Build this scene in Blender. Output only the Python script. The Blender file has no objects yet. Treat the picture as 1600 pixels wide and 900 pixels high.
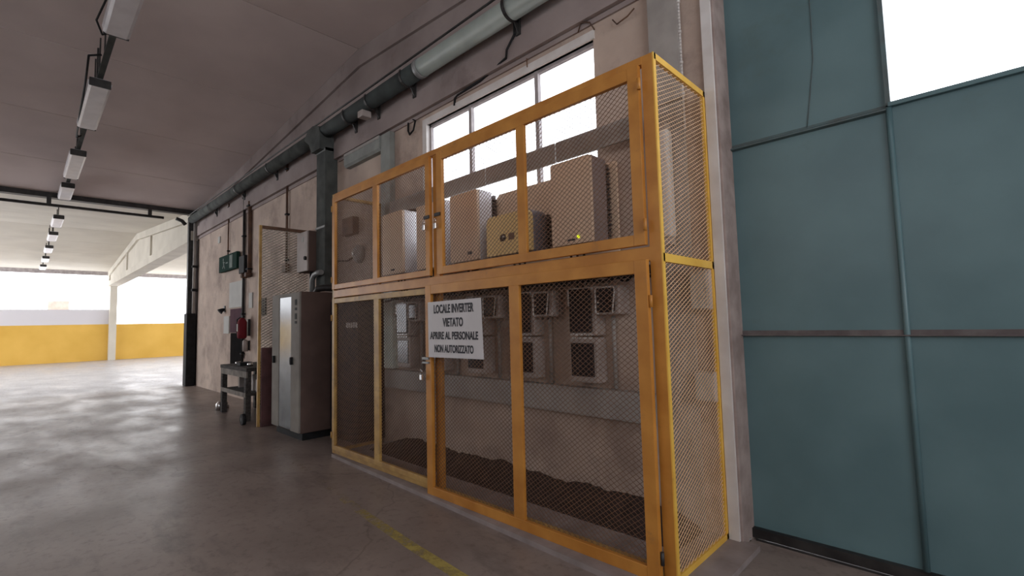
import bpy, bmesh, math, random
from mathutils import Vector, Matrix
random.seed(4)
sc = bpy.context.scene
col = sc.collection
# ------------------------------------------------------------------ camera, sky, exposure
cd = bpy.data.cameras.new('camera'); cam = bpy.data.objects.new('camera', cd); col.objects.link(cam)
cd.sensor_width = 36.0; cd.lens = 36.0 * 745.73 / 1600.0; cd.clip_start = 0.05; cd.clip_end = 300
yaw, pitch, roll = 0.7718365, 0.0712463, -0.0249432
F = Vector((-math.sin(yaw)*math.cos(pitch), math.cos(yaw)*math.cos(pitch), math.sin(pitch)))
r0 = Vector((math.cos(yaw), math.sin(yaw), 0)); u0 = r0.cross(F)
Rr = r0*math.cos(roll) + u0*math.sin(roll); Uu = -r0*math.sin(roll) + u0*math.cos(roll)
CAM = Vector((0, -3.34490505, 1.5))
m = Matrix(((Rr.x, Uu.x, -F.x, CAM.x), (Rr.y, Uu.y, -F.y, CAM.y), (Rr.z, Uu.z, -F.z, CAM.z), (0, 0, 0, 1)))
cam.matrix_world = m
sc.camera = cam
w = bpy.data.worlds.new('sky'); sc.world = w; w.use_nodes = True
bgn = w.node_tree.nodes['Background']
bgn.inputs['Color'].default_value = (0.93, 0.95, 1.0, 1); bgn.inputs['Strength'].default_value = 4.9
sc.view_settings.view_transform = 'Standard'; sc.view_settings.look = 'None'
sc.view_settings.exposure = 0.0; sc.view_settings.gamma = 1.0
sc.view_settings.use_curve_mapping = False
sc.cycles.max_bounces = 14; sc.cycles.diffuse_bounces = 7; sc.cycles.glossy_bounces = 4
sc.cycles.transmission_bounces = 6; sc.cycles.transparent_max_bounces = 12
sc.cycles.use_denoising = True; sc.cycles.caustics_reflective = False; sc.cycles.caustics_refractive = False
sc.cycles.sample_clamp_indirect = 6

def portal(loc, rot, sx, sy):
    l = bpy.data.lights.new('sky_portal', 'AREA'); l.shape = 'RECTANGLE'; l.size = sx; l.size_y = sy
    l.cycles.is_portal = True
    o = bpy.data.objects.new('sky_portal', l); col.objects.link(o); o.location = loc; o.rotation_euler = rot
H = math.pi/2
portal((-3.43, 0.12, 3.18), (-H, 0, 0), 2.4, 1.4)            # window, light goes to -y
portal((1.45, 0.26, 3.4), (-H, 0, 0), 3.5, 1.35)             # open top of gate
portal((-33.9, 0, 3.5), (0, -H, 0), 2.6, 24)                 # far end of the second hall
portal((-24.5, 11.9, 2.4), (-H, 0, 0), 18, 4.6)              # open side of the second hall
portal((-24.5, -11.9, 2.4), (H, 0, 0), 18, 4.6)
portal((-2.5, -9.4, 3.8), (H, 0, 0), 7, 0.9)                # unseen high openings behind the camera, added for fill light
portal((4.9, -4.0, 3.15), (0, H, 0), 3.1, 5.0)              # unseen raised opening right of the camera, shaped to steer fill light

# ------------------------------------------------------------------ materials
def mat(name, c1, c2=None, scale=3.0, rough=0.8, metal=0.0, bump=0.0, bscale=40.0, detail=8, lo=0.35, hi=0.65,
        c3=None, s3=0.7, t3=(0.55, 0.7), rvar=0.0, spec=0.5, stretch=None):
    mt = bpy.data.materials.new(name); mt.use_nodes = True
    nt = mt.node_tree; b = nt.nodes['Principled BSDF']; N = nt.nodes.new; L = nt.links.new
    b.inputs['Roughness'].default_value = rough; b.inputs['Metallic'].default_value = metal
    b.inputs['Specular IOR Level'].default_value = spec
    g = N('ShaderNodeNewGeometry'); src = g.outputs['Position']
    if stretch:
        mp = N('ShaderNodeMapping'); mp.inputs['Scale'].default_value = stretch; L(src, mp.inputs['Vector']); src = mp.outputs['Vector']
    n = N('ShaderNodeTexNoise'); n.inputs['Scale'].default_value = scale; n.inputs['Detail'].default_value = detail
    L(src, n.inputs['Vector'])
    r = N('ShaderNodeValToRGB'); r.color_ramp.elements[0].position = lo; r.color_ramp.elements[1].position = hi
    c2 = c2 or tuple(x*0.8 for x in c1)
    r.color_ramp.elements[0].color = (*c2, 1); r.color_ramp.elements[1].color = (*c1, 1)
    L(n.outputs['Fac'], r.inputs['Fac']); out = r.outputs['Color']
    if c3:
        n3 = N('ShaderNodeTexNoise'); n3.inputs['Scale'].default_value = s3; n3.inputs['Detail'].default_value = 10
        n3.inputs['Roughness'].default_value = 0.7; L(src, n3.inputs['Vector'])
        r3 = N('ShaderNodeMapRange'); r3.inputs['From Min'].default_value = t3[0]; r3.inputs['From Max'].default_value = t3[1]
        L(n3.outputs['Fac'], r3.inputs['Value'])
        mx = N('ShaderNodeMix'); mx.data_type = 'RGBA'; L(r3.outputs['Result'], mx.inputs['Factor'])
        L(out, mx.inputs['A']); mx.inputs['B'].default_value = (*c3, 1); out = mx.outputs['Result']
    L(out, b.inputs['Base Color'])
    if rvar:
        rr = N('ShaderNodeMapRange'); rr.inputs['From Min'].default_value = 0.35; rr.inputs['From Max'].default_value = 0.65
        rr.inputs['To Min'].default_value = rough - rvar; rr.inputs['To Max'].default_value = rough + rvar
        L(n.outputs['Fac'], rr.inputs['Value']); L(rr.outputs['Result'], b.inputs['Roughness'])
    if bump:
        nb = N('ShaderNodeTexNoise'); nb.inputs['Scale'].default_value = bscale; nb.inputs['Detail'].default_value = 6
        L(g.outputs['Position'], nb.inputs['Vector'])
        bp = N('ShaderNodeBump'); bp.inputs['Strength'].default_value = bump; bp.inputs['Distance'].default_value = 0.01
        L(nb.outputs['Fac'], bp.inputs['Height']); L(bp.outputs['Normal'], b.inputs['Normal'])
    return mt

M = {}
M['plaster'] = mat('plaster', (0.60, 0.485, 0.405), (0.44, 0.345, 0.29), 1.6, 0.9, bump=0.25, bscale=30, c3=(0.24, 0.18, 0.155), s3=1.3, t3=(0.50, 0.74))
M['plaster_end'] = mat('plaster_end', (0.46, 0.41, 0.37), (0.34, 0.30, 0.27), 1.1, 0.9, bump=0.25, bscale=30, c3=(0.24, 0.2, 0.18), s3=1.2, t3=(0.56, 0.74))
M['jamb'] = mat('jamb_concrete', (0.42, 0.34, 0.31), (0.26, 0.2, 0.18), 5, 0.9, bump=0.5, bscale=25)
M['beam'] = mat('beam_concrete', (0.36, 0.30, 0.285), (0.27, 0.22, 0.21), 1.5, 0.9, bump=0.25, bscale=30, c3=(0.17, 0.13, 0.125), s3=1.1, t3=(0.55, 0.75))
M['ceiling'] = mat('ceiling_concrete', (0.72, 0.62, 0.59), (0.62, 0.53, 0.505), 0.8, 0.9, bump=0.15, bscale=25)
M['ceiling_far'] = mat('ceiling_far_concrete', (0.62, 0.58, 0.50), (0.55, 0.51, 0.44), 0.8, 0.9)  # same concrete as the near ceiling, in a separate tone
M['beam_far'] = mat('beam_far_concrete', (0.60, 0.56, 0.48), (0.52, 0.48, 0.41), 1.2, 0.9)  # concrete like the near beam, in a lighter tone
M['white_paint'] = mat('white_paint', (0.75, 0.73, 0.71), (0.62, 0.58, 0.55), 4, 0.7)
M['cage'] = mat('orange_yellow_paint', (0.60, 0.27, 0.05), (0.47, 0.19, 0.03), 5, 0.45, bump=0.08, c3=(0.36, 0.17, 0.05), s3=6, t3=(0.6, 0.75))
M['cage_lit'] = mat('cage_paint_lit', (0.90, 0.56, 0.10), (0.80, 0.46, 0.07), 6, 0.45, c3=(0.5, 0.3, 0.08), s3=7, t3=(0.62, 0.75))  # cage paint again, light from the right put into its colour
M['cage_old'] = mat('faded_yellow_paint', (0.56, 0.35, 0.11), (0.38, 0.22, 0.07), 6, 0.5, c3=(0.25, 0.16, 0.07), s3=7, t3=(0.55, 0.72))
M['mesh'] = mat('mesh_paint_backlit', (0.20, 0.10, 0.05), (0.14, 0.07, 0.04), 9, 0.5)  # yellow mesh paint darkened in colour because it is backlit
M['mesh_lit'] = mat('mesh_lit', (0.86, 0.60, 0.38), (0.76, 0.50, 0.28), 9, 0.45)  # same mesh paint, paled to carry the light on the side
M['gate'] = mat('teal_paint', (0.135, 0.228, 0.246), (0.098, 0.175, 0.192), 1.6, 0.42, bump=0.05, bscale=6, c3=(0.095, 0.15, 0.145), s3=1.3, t3=(0.58, 0.8), rvar=0.06)
M['gate_rail'] = mat('teal_rail', (0.10, 0.16, 0.17), (0.09, 0.11, 0.11), 6, 0.45)
M['gate_rust'] = mat('rusty_rail', (0.17, 0.15, 0.145), (0.10, 0.08, 0.08), 9, 0.6)
M['dark_steel'] = mat('dark_steel', (0.045, 0.042, 0.04), (0.02, 0.018, 0.018), 8, 0.5, metal=0.2)
M['black'] = mat('black_plastic', (0.02, 0.02, 0.022), (0.012, 0.012, 0.012), 8, 0.7, spec=0.2)
M['grey_steel'] = mat('galvanised_steel', (0.33, 0.34, 0.335), (0.24, 0.25, 0.25), 6, 0.45, metal=0.3)
M['trunk'] = mat('grey_trunking', (0.40, 0.375, 0.35), (0.31, 0.29, 0.27), 5, 0.6)
M['trunk_green'] = mat('grey_green_trunking', (0.30, 0.32, 0.30), (0.22, 0.235, 0.22), 5, 0.6)
M['duct'] = mat('grey_duct_paint', (0.11, 0.12, 0.113), (0.07, 0.075, 0.073), 5, 0.9, spec=0.15)
M['pale_green'] = mat('pale_green_pvc', (0.50, 0.58, 0.54), (0.42, 0.49, 0.46), 4, 0.4)
M['green_sheen'] = mat('green_pvc_sheen', (0.80, 0.90, 0.84), (0.7, 0.8, 0.75), 4, 0.35)  # pale green trunking, glossy light painted in as extra brightness
M['dark_green'] = mat('dark_green_pvc', (0.07, 0.085, 0.082), (0.045, 0.05, 0.05), 4, 0.8, spec=0.2)
M['casing'] = mat('inverter_casing', (0.80, 0.62, 0.46), (0.74, 0.56, 0.41), 3, 0.5)
M['casing_yellow'] = mat('inverter_casing_warm', (0.85, 0.63, 0.28), (0.78, 0.56, 0.24), 3, 0.5)
M['casing_side_glare'] = mat('inverter_side_glare', (0.80, 0.78, 0.80), (0.74, 0.72, 0.74), 3, 0.25)  # window glare on the inverter sides put into a whiter colour
M['casing_shadow'] = mat('shaded_casing', (0.30, 0.235, 0.22), (0.24, 0.19, 0.18), 3, 0.4)  # shade on the rightmost inverter's side painted as a darker casing
M['bluegrey'] = mat('blue_grey_casing', (0.20, 0.20, 0.24), (0.15, 0.15, 0.18), 3, 0.4)
M['screen'] = mat('screen_metal', (0.55, 0.5, 0.42), (0.42, 0.38, 0.32), 9, 0.5)
M['fins'] = mat('heat_sink', (0.13, 0.11, 0.11), (0.08, 0.07, 0.07), 5, 0.4, metal=0.5)
M['boxgrey'] = mat('box_grey', (0.48, 0.42, 0.39), (0.38, 0.33, 0.30), 5, 0.5)
M['boxdark'] = mat('box_window', (0.035, 0.03, 0.033), (0.02, 0.018, 0.02), 5, 0.15)
M['clear'] = mat('clear_lid_rim', (0.78, 0.76, 0.73), (0.6, 0.58, 0.56), 5, 0.2)
M['sign'] = mat('sign_board', (0.66, 0.64, 0.65), (0.60, 0.58, 0.58), 4, 0.5)
M['ink'] = mat('sign_ink', (0.02, 0.02, 0.03), (0.015, 0.015, 0.02), 4, 0.6)
M['chrome'] = mat('chrome', (0.8, 0.8, 0.8), (0.65, 0.65, 0.65), 9, 0.2, metal=1)
M['cab'] = mat('cabinet_paint', (0.30, 0.28, 0.25), (0.22, 0.20, 0.18), 3, 0.7, spec=0.15)
M['cab_side_shaded'] = mat('cabinet_side_shaded', (0.15, 0.10, 0.085), (0.11, 0.075, 0.065), 3, 0.9, spec=0.1)  # brown side, its lack of light painted in as a darker tone
M['cab_glass'] = mat('cabinet_glass', (0.10, 0.12, 0.13), (0.06, 0.07, 0.08), 3, 0.16, spec=0.5)
M['bluedark'] = mat('dark_blue_cabinet', (0.016, 0.020, 0.032), (0.010, 0.012, 0.018), 3, 0.85, spec=0.1)
M['exit'] = mat('exit_green', (0.016, 0.045, 0.036), (0.013, 0.038, 0.03), 3, 0.9, spec=0.1)
M['faded'] = mat('faded_white', (0.26, 0.3, 0.28), (0.2, 0.24, 0.22), 9, 0.9, spec=0.1)
M['flatblack'] = mat('flat_black', (0.012, 0.01, 0.01), (0.008, 0.007, 0.007), 5, 1.0, spec=0.05)
M['paper'] = mat('paper', (0.55, 0.55, 0.52), (0.48, 0.48, 0.46), 3, 0.8)
M['purple'] = mat('poster_purple', (0.13, 0.075, 0.09), (0.10, 0.06, 0.075), 3, 1.0, spec=0.1)
M['red'] = mat('extinguisher_red', (0.20, 0.02, 0.03), (0.15, 0.015, 0.02), 3, 0.7, spec=0.2)
M['maroon'] = mat('maroon_board', (0.12, 0.05, 0.05), (0.07, 0.03, 0.03), 6, 0.7)
M['wood_dark'] = mat('old_bench_wood', (0.07, 0.06, 0.055), (0.03, 0.026, 0.024), 6, 0.9, stretch=(1, 6, 6))
M['wood_edge'] = mat('worn_wood_edge', (0.26, 0.23, 0.2), (0.14, 0.12, 0.1), 6, 0.8)
M['rust'] = mat('rusty_brown', (0.16, 0.085, 0.05), (0.09, 0.05, 0.035), 6, 0.7)
M['diffuser'] = mat('lamp_diffuser', (0.80, 0.78, 0.80), (0.72, 0.70, 0.72), 6, 0.35)
M['lamp_body'] = mat('lamp_body', (0.5, 0.5, 0.52), (0.42, 0.42, 0.44), 6, 0.5)
M['dirt'] = mat('dirt', (0.055, 0.036, 0.032), (0.028, 0.019, 0.016), 14, 1.0, bump=0.8, bscale=60)
M['kerb'] = mat('kerb_concrete', (0.34, 0.29, 0.28), (0.24, 0.2, 0.19), 5, 0.85, bump=0.3)
M['winframe'] = mat('window_frame_metal', (0.42, 0.38, 0.38), (0.3, 0.27, 0.27), 8, 0.6)
M['sky_wall'] = mat('outer_render', (0.7, 0.7, 0.7), (0.65, 0.65, 0.65), 1, 0.9)

def led_mat():
    mt = bpy.data.materials.new('led'); mt.use_nodes = True; b = mt.node_tree.nodes['Principled BSDF']
    b.inputs['Base Color'].default_value = (0.6, 0.8, 0.0, 1)
    b.inputs['Emission Color'].default_value = (0.75, 0.85, 0.02, 1); b.inputs['Emission Strength'].default_value = 1.2
    return mt
M['led'] = led_mat()

def glass_mat():
    mt = bpy.data.materials.new('thin_glass'); mt.use_nodes = True; nt = mt.node_tree
    for n in list(nt.nodes): nt.nodes.remove(n)
    o = nt.nodes.new('ShaderNodeOutputMaterial'); mx = nt.nodes.new('ShaderNodeMixShader'); tr = nt.nodes.new('ShaderNodeBsdfTransparent')
    gl = nt.nodes.new('ShaderNodeBsdfGlossy'); gl.inputs['Roughness'].default_value = 0.08; mx.inputs['Fac'].default_value = 0.07
    tr.inputs['Color'].default_value = (0.93, 0.94, 0.95, 1)
    nt.links.new(tr.outputs[0], mx.inputs[1]); nt.links.new(gl.outputs[0], mx.inputs[2]); nt.links.new(mx.outputs[0], o.inputs['Surface'])
    return mt
M['glass'] = glass_mat()

def floor_mat():
    mt = bpy.data.materials.new('floor_concrete'); mt.use_nodes = True; nt = mt.node_tree; N = nt.nodes.new; L = nt.links.new
    b = nt.nodes['Principled BSDF']; g = N('ShaderNodeNewGeometry')
    def noise(s, d=8, ro=0.6, st=None):
        n = N('ShaderNodeTexNoise'); n.inputs['Scale'].default_value = s; n.inputs['Detail'].default_value = d; n.inputs['Roughness'].default_value = ro
        if st:
            mp = N('ShaderNodeMapping'); mp.inputs['Scale'].default_value = st; L(g.outputs['Position'], mp.inputs['Vector']); L(mp.outputs['Vector'], n.inputs['Vector'])
        else: L(g.outputs['Position'], n.inputs['Vector'])
        return n.outputs['Fac']
    def mr(v, a, c, x=0.0, y=1.0):
        r = N('ShaderNodeMapRange'); r.inputs['From Min'].default_value = a; r.inputs['From Max'].default_value = c
        r.inputs['To Min'].default_value = x; r.inputs['To Max'].default_value = y; L(v, r.inputs['Value']); return r.outputs['Result']
    def mix(f, a, c):
        k = N('ShaderNodeMix'); k.data_type = 'RGBA'; L(f, k.inputs['Factor'])
        for s, v in (('A', a), ('B', c)):
            if isinstance(v, tuple): k.inputs[s].default_value = (*v, 1)
            else: L(v, k.inputs[s])
        return k.outputs['Result']
    c = mix(mr(noise(0.9), 0.35, 0.65), (0.23, 0.185, 0.165), (0.33, 0.275, 0.245))
    c = mix(mr(noise(2.2, 10, 0.7, (0.5, 1.2, 1)), 0.54, 0.72), c, (0.15, 0.125, 0.115))
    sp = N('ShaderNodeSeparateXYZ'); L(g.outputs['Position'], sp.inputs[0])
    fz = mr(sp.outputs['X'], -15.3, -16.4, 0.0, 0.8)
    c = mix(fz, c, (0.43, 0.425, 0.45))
    c = mix(mr(noise(14, 8, 0.7), 0.52, 0.72), c, (0.16, 0.13, 0.115))
    vo = N('ShaderNodeTexVoronoi'); vo.feature = 'DISTANCE_TO_EDGE'; vo.inputs['Scale'].default_value = 0.22
    dn = N('ShaderNodeTexNoise'); dn.inputs['Scale'].default_value = 1.5; dn.inputs['Detail'].default_value = 6; L(g.outputs['Position'], dn.inputs['Vector'])
    va = N('ShaderNodeVectorMath'); va.operation = 'MULTIPLY_ADD'; L(dn.outputs['Color'], va.inputs[0]); va.inputs[1].default_value = (0.7, 0.7, 0.7); L(g.outputs['Position'], va.inputs[2])
    L(va.outputs[0], vo.inputs['Vector'])
    cr = mr(vo.outputs['Distance'], 0.0, 0.0030, 0.4, 0.0)
    c = mix(cr, c, (0.05, 0.04, 0.038))
    L(c, b.inputs['Base Color'])
    rv = mr(noise(1.1, 9, 0.65, (0.7, 1.3, 1)), 0.35, 0.68, 0.28, 0.5)
    L(rv, b.inputs['Roughness'])
    bp = N('ShaderNodeBump'); bp.inputs['Strength'].default_value = 0.12; bp.inputs['Distance'].default_value = 0.02
    L(noise(2.6, 7, 0.55), bp.inputs['Height']); L(bp.outputs['Normal'], b.inputs['Normal'])
    return mt
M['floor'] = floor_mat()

def line_mat():
    mt = bpy.data.materials.new('worn_yellow_line'); mt.use_nodes = True; nt = mt.node_tree; N = nt.nodes.new; L = nt.links.new
    b = nt.nodes['Principled BSDF']; b.inputs['Base Color'].default_value = (0.50, 0.40, 0.11, 1); b.inputs['Roughness'].default_value = 0.6
    g = N('ShaderNodeNewGeometry'); n = N('ShaderNodeTexNoise'); n.inputs['Scale'].default_value = 9; n.inputs['Detail'].default_value = 10; n.inputs['Roughness'].default_value = 0.75
    L(g.outputs['Position'], n.inputs['Vector'])
    sx = N('ShaderNodeSeparateXYZ'); L(g.outputs['Position'], sx.inputs[0])
    th = N('ShaderNodeMapRange'); th.inputs['From Min'].default_value = -4.4; th.inputs['From Max'].default_value = -2.2
    th.inputs['To Min'].default_value = -0.06; th.inputs['To Max'].default_value = 0.24; L(sx.outputs['X'], th.inputs['Value'])
    ad = N('ShaderNodeMath'); ad.operation = 'ADD'; L(n.outputs['Fac'], ad.inputs[0]); L(th.outputs['Result'], ad.inputs[1])
    r = N('ShaderNodeMapRange'); r.inputs['From Min'].default_value = 0.48; r.inputs['From Max'].default_value = 0.72; r.inputs['To Max'].default_value = 0.85
    L(ad.outputs[0], r.inputs['Value']); L(r.outputs['Result'], b.inputs['Alpha'])
    return mt
M['line'] = line_mat()

def farwall_mat():
    mt = bpy.data.materials.new('yellow_dado_wall'); mt.use_nodes = True; nt = mt.node_tree; N = nt.nodes.new; L = nt.links.new
    b = nt.nodes['Principled BSDF']; b.inputs['Roughness'].default_value = 0.8
    g = N('ShaderNodeNewGeometry'); sx = N('ShaderNodeSeparateXYZ'); L(g.outputs['Position'], sx.inputs[0])
    gt = N('ShaderNodeMath'); gt.operation = 'GREATER_THAN'; L(sx.outputs['Z'], gt.inputs[0]); gt.inputs[1].default_value = 1.93
    n = N('ShaderNodeTexNoise'); n.inputs['Scale'].default_value = 0.8; n.inputs['Detail'].default_value = 8; L(g.outputs['Position'], n.inputs['Vector'])
    r = N('ShaderNodeValToRGB'); r.color_ramp.elements[0].position = 0.3; r.color_ramp.elements[1].position = 0.7
    r.color_ramp.elements[0].color = (0.62, 0.365, 0.06, 1); r.color_ramp.elements[1].color = (0.72, 0.44, 0.09, 1); L(n.outputs['Fac'], r.inputs['Fac'])
    k = N('ShaderNodeMix'); k.data_type = 'RGBA'; L(gt.outputs[0], k.inputs['Factor']); L(r.outputs['Color'], k.inputs['A']); k.inputs['B'].default_value = (0.62, 0.60, 0.63, 1)
    L(k.outputs['Result'], b.inputs['Base Color'])
    return mt
M['farwall'] = farwall_mat()

# ------------------------------------------------------------------ mesh helpers
class MB:
    def __init__(s): s.bm = bmesh.new()
    def box(s, x0, x1, y0, y1, z0, z1, bev=0.0):
        if x0 > x1: x0, x1 = x1, x0
        if y0 > y1: y0, y1 = y1, y0
        if z0 > z1: z0, z1 = z1, z0
        r = bmesh.ops.create_cube(s.bm, size=1.0); vs = r['verts']
        for v in vs: v.co = Vector(((x0+x1)/2 + v.co.x*(x1-x0), (y0+y1)/2 + v.co.y*(y1-y0), (z0+z1)/2 + v.co.z*(z1-z0)))
        if bev:
            es = list({e for v in vs for e in v.link_edges})
            bmesh.ops.bevel(s.bm, geom=es, offset=bev, segments=2, affect='EDGES', profile=0.5)
        return s
    def bar(s, a, b, w, d, up=(0, 0, 1)):            # rectangular bar from a to b; w across, d along the side normal
        a = Vector(a); b = Vector(b); t = (b-a).normalized(); up = Vector(up)
        n = t.cross(up).normalized(); u = n.cross(t).normalized()
        P = [[s.bm.verts.new(p + n*i*w/2 + u*j*d/2) for (i, j) in ((-1, -1), (1, -1), (1, 1), (-1, 1))] for p in (a, b)]
        for k in range(4): s.bm.faces.new((P[0][k], P[0][(k+1) % 4], P[1][(k+1) % 4], P[1][k]))
        s.bm.faces.new(P[0][::-1]); s.bm.faces.new(P[1]); return s
    def tube(s, pts, r, n=10, closed=False):
        pts = [Vector(p) for p in pts]; rings = []; N0 = None
        for i, p in enumerate(pts):
            if closed: t = (pts[(i+1) % len(pts)] - pts[i-1]).normalized()
            else: t = (pts[min(i+1, len(pts)-1)] - pts[max(i-1, 0)]).normalized()
            if N0 is None:
                N0 = t.cross(Vector((0, 0, 1)))
                if N0.length < 0.1: N0 = t.cross(Vector((1, 0, 0)))
            N0 = (N0 - t*N0.dot(t)).normalized(); B = t.cross(N0)
            rr = r[i] if isinstance(r, (list, tuple)) else r
            rings.append([s.bm.verts.new(p + (N0*math.cos(2*math.pi*k/n) + B*math.sin(2*math.pi*k/n))*rr) for k in range(n)])
        m_ = len(rings)
        for i in range(m_ if closed else m_-1):
            A, Bq = rings[i], rings[(i+1) % m_]
            for k in range(n):
                f = s.bm.faces.new((A[k], A[(k+1) % n], Bq[(k+1) % n], Bq[k])); f.smooth = True
        if not closed:
            s.bm.faces.new(rings[0][::-1]); s.bm.faces.new(rings[-1])
        return s
    def prism(s, prof, a, b, axis='x', bev=0):       # prof: 2D polygon (other two axes) extruded from a to b
        def V(p, t):
            return Vector((t, p[0], p[1])) if axis == 'x' else Vector((p[0], t, p[1])) if axis == 'y' else Vector((p[0], p[1], t))
        A = [s.bm.verts.new(V(p, a)) for p in prof]; B = [s.bm.verts.new(V(p, b)) for p in prof]; n = len(prof)
        for k in range(n): s.bm.faces.new((A[k], A[(k+1) % n], B[(k+1) % n], B[k]))
        s.bm.faces.new(A[::-1]); s.bm.faces.new(B); return s
    def build(s, name, material, parent=None, origin=None):
        bmesh.ops.recalc_face_normals(s.bm, faces=s.bm.faces[:])
        me = bpy.data.meshes.new(name)
        if parent is not None:
            pw = Vector(parent['_o']); 
            bmesh.ops.translate(s.bm, verts=s.bm.verts[:], vec=-pw)
        s.bm.to_mesh(me); s.bm.free(); me.materials.append(material)
        o = bpy.data.objects.new(name, me); col.objects.link(o)
        if parent is not None: o.parent = parent; o['_o'] = list(parent['_o'])
        else: o['_o'] = [0, 0, 0]
        return o
def mb(): return MB()
def tag(o, label=None, cat=None, group=None, kind=None):
    if label: o['label'] = label
    if cat: o['category'] = cat
    if group: o['group'] = group
    if kind: o['kind'] = kind
    return o
def thing(name, loc, label, cat, group=None, kind=None):
    o = bpy.data.objects.new(name, None); col.objects.link(o); o.location = loc; o['_o'] = list(loc); o.empty_display_size = 0.1
    return tag(o, label, cat, group, kind)
def struct(name, b, m_): return tag(b.build(name, m_), kind='structure')
def copy_thing(src, dx, label, group=None):
    c = src.copy(); col.objects.link(c); c.location = src.location + Vector(dx); c['label'] = label
    c['_o'] = [src['_o'][i] + dx[i] for i in range(3)]
    if group: c['group'] = group
    for ch in list(src.children):
        d = ch.copy(); col.objects.link(d); d.parent = c
        for g_ in list(ch.children):
            e = g_.copy(); col.objects.link(e); e.parent = d
    return c
def text(body, size, xs, material, name, parent, loc, rot, depth=0.0008):
    cu = bpy.data.curves.new('t', 'FONT'); cu.body = body; cu.size = size; cu.align_x = 'CENTER'; cu.align_y = 'CENTER'
    cu.extrude = depth; cu.offset = size*0.032
    to = bpy.data.objects.new('t', cu); col.objects.link(to)
    dg = bpy.context.evaluated_depsgraph_get(); dg.update()
    me = bpy.data.meshes.new_from_object(to.evaluated_get(dg)); bpy.data.objects.remove(to)
    wdt = max(v.co.x for v in me.vertices) - min(v.co.x for v in me.vertices)
    k = xs / wdt
    for v in me.vertices: v.co.x *= k
    me.materials.clear(); me.materials.append(material)
    o = bpy.data.objects.new(name, me); col.objects.link(o); o.parent = parent
    o.location = Vector(loc) - Vector(parent['_o']); o.rotation_euler = rot; return o
def mesh_fill(b, plane, u0_, u1_, v0, v1, c, pitch=0.044, ratio=0.75, wa=0.0028, da=0.003, wb=0.0022, db=0.0025, jag=None):
    # expanded metal: two families of strands clipped to the rectangle; plane 'y' -> (u=x, v=z), plane 'x' -> (u=y, v=z)
    W = u1_-u0_; Hh = v1-v0; per = pitch
    def P(u, v, o_): return (u, c+o_, v) if plane == 'y' else (c+o_, u, v)
    nrm = (0, 1, 0) if plane == 'y' else (1, 0, 0)
    for sgn, ww, dd, off in ((1, wa, da, 0.0), (-1, wb, db, 0.0015)):
        sl = ratio*sgn
        vals = [v0 - sl*u0_, v0 - sl*u1_, v1 - sl*u0_, v1 - sl*u1_]
        step = per*ratio; k = math.ceil(min(vals)/step)
        while k*step < max(vals):
            c0 = k*step; k += 1
            pts = []
            for u in (u0_, u1_):
                v = sl*u + c0
                if v0 <= v <= v1: pts.append((u, v))
            for v in (v0, v1):
                u = (v - c0)/sl
                if u0_ < u < u1_: pts.append((u, v))
            if len(pts) < 2: continue
            (ua, va), (ub, vb) = pts[0], pts[1]
            if abs(ua-ub) < 0.002: continue
            b.bar(P(ua, va, off), P(ub, vb, off), dd, ww, up=nrm) if False else b.bar(P(ua, va, off), P(ub, vb, off), ww, dd, up=nrm)
    return b

# ------------------------------------------------------------------ the halls
XE, XM, XF = 3.0, -15.4, -33.8          # bay ends
ZE, ZR = 4.78, 5.52
RN, RF = -6.2, -24.6
def roofz(x):
    if x > XM: return ZR - (ZR-ZE)*abs(x-RN)/9.2
    return ZR - (ZR-ZE)*abs(x-RF)/9.2
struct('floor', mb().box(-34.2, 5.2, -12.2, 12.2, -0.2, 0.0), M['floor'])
def slabs(x0, x1, y0, y1):
    b = mb(); n = round((x1-x0)/2.3); s_ = (x1-x0)/n
    for i in range(n):
        a, c = x0+i*s_+0.008, x0+(i+1)*s_-0.008
        b.prism([(a, roofz(a)), (c, roofz(c)), (c, roofz(c)+0.22), (a, roofz(a)+0.22)], y0, y1, 'y')
    b.prism([(x0-0.02, roofz(x0+0.01)+0.1), ((x0+x1)/2, ZR+0.1), (x1+0.02, roofz(x1-0.01)+0.1), (x1+0.02, roofz(x1-0.01)+0.3), ((x0+x1)/2, ZR+0.3), (x0-0.02, roofz(x0+0.01)+0.3)], y0, y1, 'y')
    return b
struct('ceiling', slabs(XM+0.01, XE, -9.6, 0.3), M['ceiling'])
struct('ceiling', slabs(XF, XM-0.01, -12.2, 12.2), M['ceiling_far'])
struct('ceiling', mb().box(3.0, 5.2, -9.6, 0.3, 4.78, 5.0), M['ceiling'])
# near wall with the window hole
WX0, WX1, WZ0, WZ1 = -4.66, -2.21, 2.46, 3.90
struct('wall_back', mb().box(-15.4, WX0, 0, 0.09, 0, 4.08).box(WX1, -1.22, 0, 0.09, 0, 4.08).box(WX0, WX1, 0, 0.09, 0, WZ0).box(WX0, WX1, 0, 0.09, WZ1, 4.08), M['plaster'])
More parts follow.
